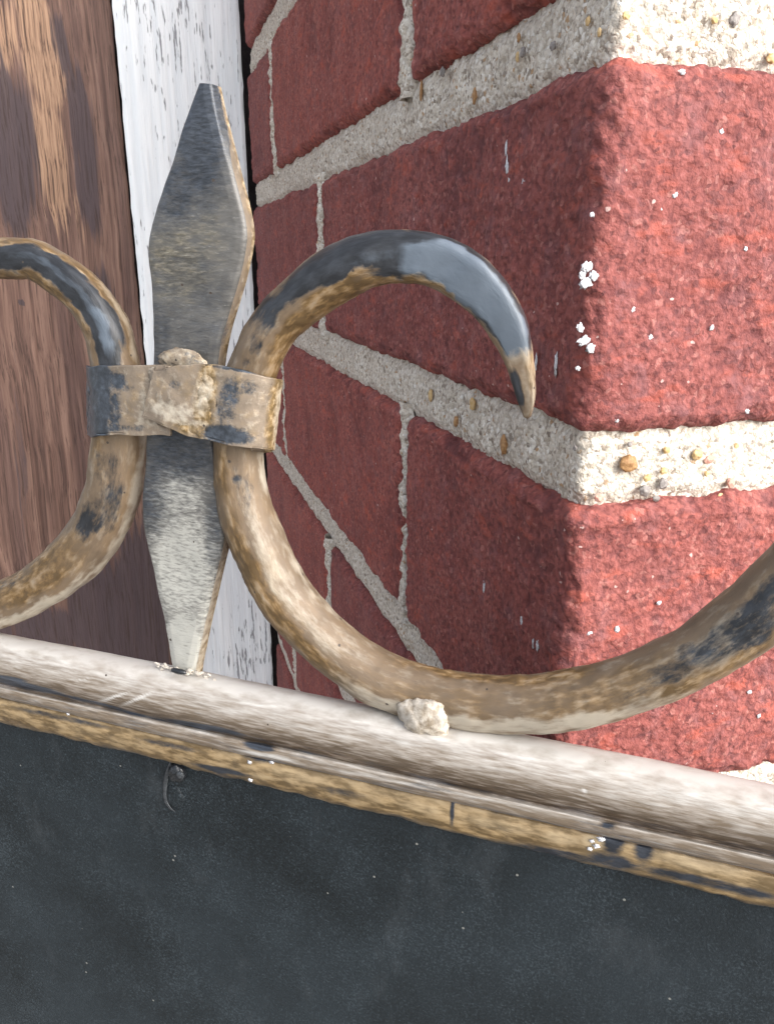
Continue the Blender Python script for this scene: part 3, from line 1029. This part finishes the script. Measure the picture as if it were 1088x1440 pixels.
mi = np.zeros(len(sp_me.polygons), np.int32); mi[2 * (nl - 1) * (mw - 1):] = 1
sp_me.polygons.foreach_set('material_index', mi)
sm = np.ones(len(sp_me.polygons), bool); sm[2 * (nl - 1) * (mw - 1):] = False
sp_me.polygons.foreach_set('use_smooth', sm)


# ---- collar straps
def strap(rows, patches, seed, flip):
    """rows: top px,py, bottom px,py, q mm"""
    Rw = catmull(rows, 260)
    nb = 90
    b = np.linspace(0, 1, nb)
    V = np.zeros((len(Rw), nb, 3))
    for i, (tx, ty, bx, by, q) in enumerate(Rw):
        A, Bm = rpt(tx, ty, q * 0.001), rpt(bx, by, q * 0.001)
        V[i] = A[None] * (1 - b)[:, None] + Bm[None] * b[:, None]
    Vf = V.reshape(-1, 3)
    e = np.minimum(b, 1 - b)[None, :].repeat(len(Rw), 0).ravel()
    wav = perlin(Vf, 130, seed) * 0.0004 + perlin(Vf, 480, seed + 1) * 0.00010
    px, py = proj(Vf)
    chans = [blob(px, py, p) for p in patches]
    rough_d = perlin(Vf, 1000, seed + 3) * 0.0002 * (chans[1] > 0.6)
    jag = perlin(Vf, 300, seed + 7) * 0.00035 * (e < 0.03)
    Vf = Vf + NR * (wav + rough_d)[:, None] + np.array([0, 0, 1.0]) * jag[:, None]
    paint = np.stack([np.maximum(chans[0], .1), np.maximum(chans[1], .2), np.maximum(chans[2], .15)], 1)
    o = mesh('collar_strap', Vf, grid_faces(len(Rw), nb, flip=flip), M_strap, rail_root, paint=paint)
    md = o.modifiers.new('thickness', 'SOLIDIFY')
    md.thickness = 0.0008
    md.offset = -1
    return o


strap([(150, 517, 150, 613, -4.2), (138, 517, 138, 613, -3.4), (131, 517, 131, 613, -1.6), (130, 517, 131, 613, 0.0), (131, 516, 132, 613, 1.6), (137, 516, 137, 613, 3.2), (148, 515, 147, 613, 4.2),
       (165, 514, 163, 612, 4.7), (190, 514, 188, 612, 4.7), (215, 514, 214, 611, 4.6), (243, 514, 242, 611, 4.5)],
      [[(142, 560, 20, 70, 0, 1.1), (165, 575, 14, 28, 0, 0.7), (165, 535, 22, 16, 0, 0.65), (150, 600, 60, 8, 0, 0.6), (185, 545, 14, 6, 0, 0.4)],
       [(128, 560, 6, 60, 0, 0.9)],
       [(212, 590, 20, 14, 0, 0.42), (205, 575, 6, 30, 0, 0.5)]], 21, False)
strap([(222, 519, 205, 587, 5.7), (240, 517, 222, 593, 5.9), (258, 514, 242, 600, 6.0), (286, 511, 272, 610, 5.8), (322, 515, 310, 622, 5.6),
       (350, 522, 340, 627, 5.2), (370, 528, 360, 630, 4.2), (383, 532, 372, 632, 2.6), (389, 534, 378, 632, 0.6), (389, 534, 378, 632, -1.4), (380, 533, 370, 631, -3.4), (365, 530, 356, 630, -4.3)],
      [[(325, 560, 18, 40, 10, 0.62), (322, 610, 34, 14, 5, 0.95), (345, 545, 22, 14, 0, 0.5), (250, 540, 10, 8, 0, 0.5), (330, 518, 40, 4, 8, 0.8)],
       [(293, 560, 14, 60, 5, 1.0), (383, 580, 12, 70, 5, 1.1), (275, 600, 30, 10, 10, 0.7), (265, 545, 16, 14, 0, 0.4)],
       [(245, 575, 40, 12, 8, 0.62), (290, 555, 14, 30, 10, 0.6), (385, 590, 8, 60, 3, 0.6), (265, 590, 40, 7, 12, 0.6)]], 31, False)


# ---- welds
def weld(px, py, rx, ry, q, seed, ang=0.0, depth=0.8, paint=(0.1, 0.2, 0.6), amp=0.4, mat=None, freq=1.6):
    return lump('weld_bead', px, py, rx, ry, mat or M_weld, rail_root, NR, -NR * DR, seed, off=q, depth=depth, ang=ang, amp=amp, hd=True, paint=paint, freq=freq)


weld(258, 508, 38, 17, 0.0034, 1, -6, 0.22, (0.30, 0.35, 0.35), mat=M_strap, amp=0.2)
weld(221, 532, 13, 19, 0.0054, 4, 25, 0.14, (0.28, 0.2, 0.4), mat=M_strap, amp=0.2)
weld(250, 528, 28, 12, 0.0057, 9, 6, 0.16, (0.42, 0.3, 0.3), mat=M_strap, amp=0.25)

# ---- rail: profile found at one station and swept along
ST = 800
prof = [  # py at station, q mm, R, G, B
    (1049, -3.6, 0.1, 0.2, 0.5), (1045, -1.2, 0.1, 0.1, 0.8), (1050, 1.2, 0.0, 0.05, 0.98), (1062, 3.6, 0.0, 0.05, 0.95), (1078, 5.5, 0.0, 0.15, 0.66), (1094, 6.3, 0.05, 0.22, 0.42),  # sky highlight put into a pale crown, crease painted darker
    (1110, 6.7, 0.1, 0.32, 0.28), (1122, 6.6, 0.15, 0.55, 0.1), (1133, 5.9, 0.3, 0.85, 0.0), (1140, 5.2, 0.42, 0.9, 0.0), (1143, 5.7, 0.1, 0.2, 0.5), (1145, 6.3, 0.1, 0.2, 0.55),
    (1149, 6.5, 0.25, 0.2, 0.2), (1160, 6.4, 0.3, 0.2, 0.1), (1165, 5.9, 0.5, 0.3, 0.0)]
prof2 = [(1162, 5.0, 0.5, 0.4, 0.0), (1165, 5.3, 0.3, 0.5, 0.1), (1170, 5.6, 0.1, 0.6, 0.3), (1182, 5.8, 0.1, 0.75, 0.3), (1195, 5.6, 0.15, 0.8, 0.25), (1204, 5.2, 0.3, 0.8, 0.1), (1208, 4.6, 0.6, 0.5, 0.0),
         (1206, 3.6, 0.8, 0.2, 0.0)]


def sweep(name, prof, mat, parent, seed, u0, u1, sub, wear_light, rough_amp, jag=0.0):
    A = np.array([[rpt(ST, p[0], p[1] * 0.001)[2], p[1] * 0.001, p[2], p[3], p[4]] for p in prof])
    A = catmull(A, sub)
    m = int((u1 - u0) / 0.0005)
    us = np.linspace(u0, u1, m)
    org = -NR * DR
    V = org + us[:, None, None] * UR + NR * A[None, :, 1, None] + np.array([0, 0, 1.0]) * A[None, :, 0, None]
    Vf = V.reshape(-1, 3)
    dz = np.gradient(A[:, 0]); dq = np.gradient(A[:, 1])
    L = np.hypot(dz, dq) + 1e-12
    nq, nz = -dz / L, dq / L
    nn = NR * nq[:, None] + np.array([0, 0, 1.0]) * nz[:, None]
    nn = np.tile(nn, (m, 1))
    S = Vf.copy()
    Sx = Vf @ UR
    S = np.stack([Sx * 0.3, Vf @ NR, Vf[:, 2]], 1)
    d = perlin(S, 60, seed) * 0.00035 + perlin(S, 260, seed + 1) * 0.00010 + perlin(Vf, 420, seed + 4) * rough_amp + perlin(Vf, 900, seed + 5) * rough_amp * 0.5
    px, py = proj(Vf)
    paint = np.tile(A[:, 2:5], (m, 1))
    for c, spec in wear_light.items():
        bl = blob(px, py, spec)
        paint[:, c] = np.maximum(paint[:, c], bl)
        if c == 0:
            paint[:, 1] *= np.clip(1 - bl, 0, 1)
            paint[:, 2] *= np.clip(1 - bl, 0, 1)
            d -= bl * 0.0001
    Vf = Vf + nn * d[:, None]
    if jag:
        t = np.tile(np.linspace(0, 1, len(A)), m)
        Vf[:, 2] += (perlin(np.stack([Sx, Sx * 0, Sx * 0], 1), 260, seed) * jag + perlin(np.stack([Sx, Sx * 0, Sx * 0], 1), 70, seed) * jag) * np.clip((t - 0.6) / 0.4, 0, 1)
    k = len(A)
    Q = grid_faces(m, k)
    # closing back face and end caps
    a0 = np.arange(m - 1) * k
    back = np.stack([a0, a0 + k - 1, a0 + 2 * k - 1, a0 + k], 1)
    Q = np.vstack([Q, back[:, ::-1]])
    return mesh(name, Vf, Q, mat, parent, paint=np.clip(paint, 0, 1.2))


u_l, u_r = (rpt(-160, 900) @ UR), (rpt(1300, 1150) @ UR)
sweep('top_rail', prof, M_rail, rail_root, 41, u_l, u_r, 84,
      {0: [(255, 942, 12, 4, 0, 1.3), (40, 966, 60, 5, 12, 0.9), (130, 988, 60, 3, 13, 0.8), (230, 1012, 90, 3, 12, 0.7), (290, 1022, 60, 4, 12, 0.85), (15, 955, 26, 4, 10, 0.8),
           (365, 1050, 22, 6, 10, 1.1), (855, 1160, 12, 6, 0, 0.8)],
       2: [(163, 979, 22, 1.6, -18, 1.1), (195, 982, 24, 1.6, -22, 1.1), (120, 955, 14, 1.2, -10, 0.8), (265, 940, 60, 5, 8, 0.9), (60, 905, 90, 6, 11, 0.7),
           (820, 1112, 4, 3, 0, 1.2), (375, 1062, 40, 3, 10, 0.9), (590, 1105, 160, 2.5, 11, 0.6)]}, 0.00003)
sweep('lower_rail', prof2, M_edge, rail_root, 47, u_l, u_r, 52,
      {0: [(368, 1062, 26, 9, 8, 0.9), (862, 1180, 16, 24, 5, 0.95), (905, 1196, 14, 22, 5, 0.75), (636, 1138, 1.6, 22, 0, 1.2), (50, 982, 90, 5, 12, 0.7), (160, 1008, 120, 5, 12, 0.65),
           (310, 1082, 40, 4, 12, 0.8), (240, 1048, 50, 4, 12, 0.6), (720, 1190, 90, 5, 12, 0.65), (800, 1204, 70, 7, 12, 0.75), (860, 1212, 40, 10, 12, 0.8), (1010, 1246, 110, 7, 13, 0.8), (480, 1112, 40, 5, 12, 0.55), (700, 1140, 12, 6, 0, 0.6),
           (980, 1190, 60, 5, 12, 0.5), (90, 1010, 80, 4, 12, 0.6), (560, 1150, 60, 4, 12, 0.6)],
       2: [(835, 1185, 20, 10, 10, 1.0), (790, 1180, 30, 9, 10, 0.7), (700, 1160, 60, 9, 12, 0.6), (590, 1135, 40, 8, 12, 0.55), (420, 1090, 60, 9, 12, 0.55), (980, 1215, 80, 12, 12, 0.7)]},
      0.00012, jag=0.0005)

weld(596, 1010, 36, 32, 0.0040, 12, 0, 0.5, (0.05, 0.4, 0.45), amp=0.18, freq=1.3)
for i in range(26):                           # spatter and bead along the foot of the spear
    a = 222 + i * 3.1 + random.uniform(-3, 3)
    if 240 < a < 262 and i % 2:
        continue
    lump('weld_bead', a, 935 + (a - 222) * 0.235 + random.uniform(-3, 6), random.uniform(2.5, 6), random.uniform(1.6, 3.6), M_weld, rail_root, NR, -NR * DR, 200 + i,
         off=0.0022 + random.uniform(0, 0.0009), depth=0.6, ang=random.uniform(-30, 30), amp=0.5, paint=(0.05, 0.2, 0.7))
weld(259, 927, 19, 9, 0.0018, 19, -6, 0.5, (0.05, 0.35, 0.6), amp=0.3)
lump('rust_hole', 251, 944, 13, 4.2, M_black, rail_root, NR, -NR * DR, 77, off=0.0046, depth=0.9, ang=0, amp=0.2)
for i, (a, b, r) in enumerate([(351, 1072, 4), (382, 1072, 4), (352, 1097, 4), (845, 1180, 6), (838, 1190, 5), (832, 1183, 4), (392, 1069, 3), (96, 1004, 3), (829, 1194, 4)]):
    lump('paint_fleck', a, b, r * 0.75, r * 0.6, M_fleck, rail_root, NR, -NR * DR, 90 + i, off=0.0059, depth=0.5, amp=0.9, freq=2.4)

# ---- dark panel under the rail
zt = rpt(ST, 1195, 0.0035)[2]
zb = rpt(544, 1750, 0.0035)[2]
zs = np.linspace(zt, zb, 60)
us = np.linspace(u_l, u_r, 140)
U, Z = np.meshgrid(us, zs, indexing='ij')
q = 0.0036 + perlin(np.stack([U.ravel(), Z.ravel() * 0, Z.ravel()], 1), 14, 3) * 0.0004
W = -NR * DR + U.ravel()[:, None] * UR + q[:, None] * NR
W[:, 2] = Z.ravel()
Wb = W - NR * 0.002
m_, k_ = len(us), len(zs)
rim = []
bb = m_ * k_
for i in range(m_ - 1):
    a = i * k_
    rim.append([a, a + bb, a + k_ + bb, a + k_])
    a = i * k_ + k_ - 1
    rim.append([a, a + k_, a + k_ + bb, a + bb])
for j in range(k_ - 1):
    rim.append([j, j + 1, j + 1 + bb, j + bb])
    a = (m_ - 1) * k_ + j
    rim.append([a, a + bb, a + 1 + bb, a + 1])
mesh('back_panel', np.vstack([W, Wb]), np.vstack([grid_faces(m_, k_), grid_faces(m_, k_, flip=True) + bb, np.array(rim)]), M_panel, rail_root)

# ---- stud and run of enamel below the rail
PPL = -NR * (DR - 0.0036)
lump('stud', 250, 1086, 13, 15, M_black, rail_root, NR, PPL, 101, off=0.0002, depth=0.8, amp=0.10, hd=True)
lump('stud', 254, 1090, 6, 6, M_drip, rail_root, NR, PPL, 103, off=0.0014, depth=0.5, amp=0.15, hd=True)
lump('enamel_run', 247, 1120, 16, 20, M_panel, rail_root, NR, PPL, 105, off=-0.0003, depth=0.22, amp=0.1, hd=True)


def run(pts, name, mat):
    C = catmull(pts, 60)
    P = np.array([fpt(a, b, NR, PPL) for a, b, _ in C])
    wd = C[:, 2] * zcam(P) / F / 2
    T = np.gradient(P, axis=0); T /= np.linalg.norm(T, axis=1)[:, None]
    N = np.cross(T, NR)
    K = 8
    V = []
    for a in np.linspace(0, 2 * math.pi, K, endpoint=False):
        V.append(P + N * (wd * math.cos(a))[:, None] + NR * (wd * 0.35 * math.sin(a))[:, None])
    V = np.stack(V, 1).reshape(-1, 3)
    return mesh(name, V, grid_faces(len(P), K, wrap_m=True), mat, rail_root)


run([(240, 1072, 3), (236, 1085, 6), (233, 1100, 7), (232, 1115, 6), (234, 1128, 6), (240, 1137, 4), (246, 1141, 2)], 'enamel_run', M_drip)
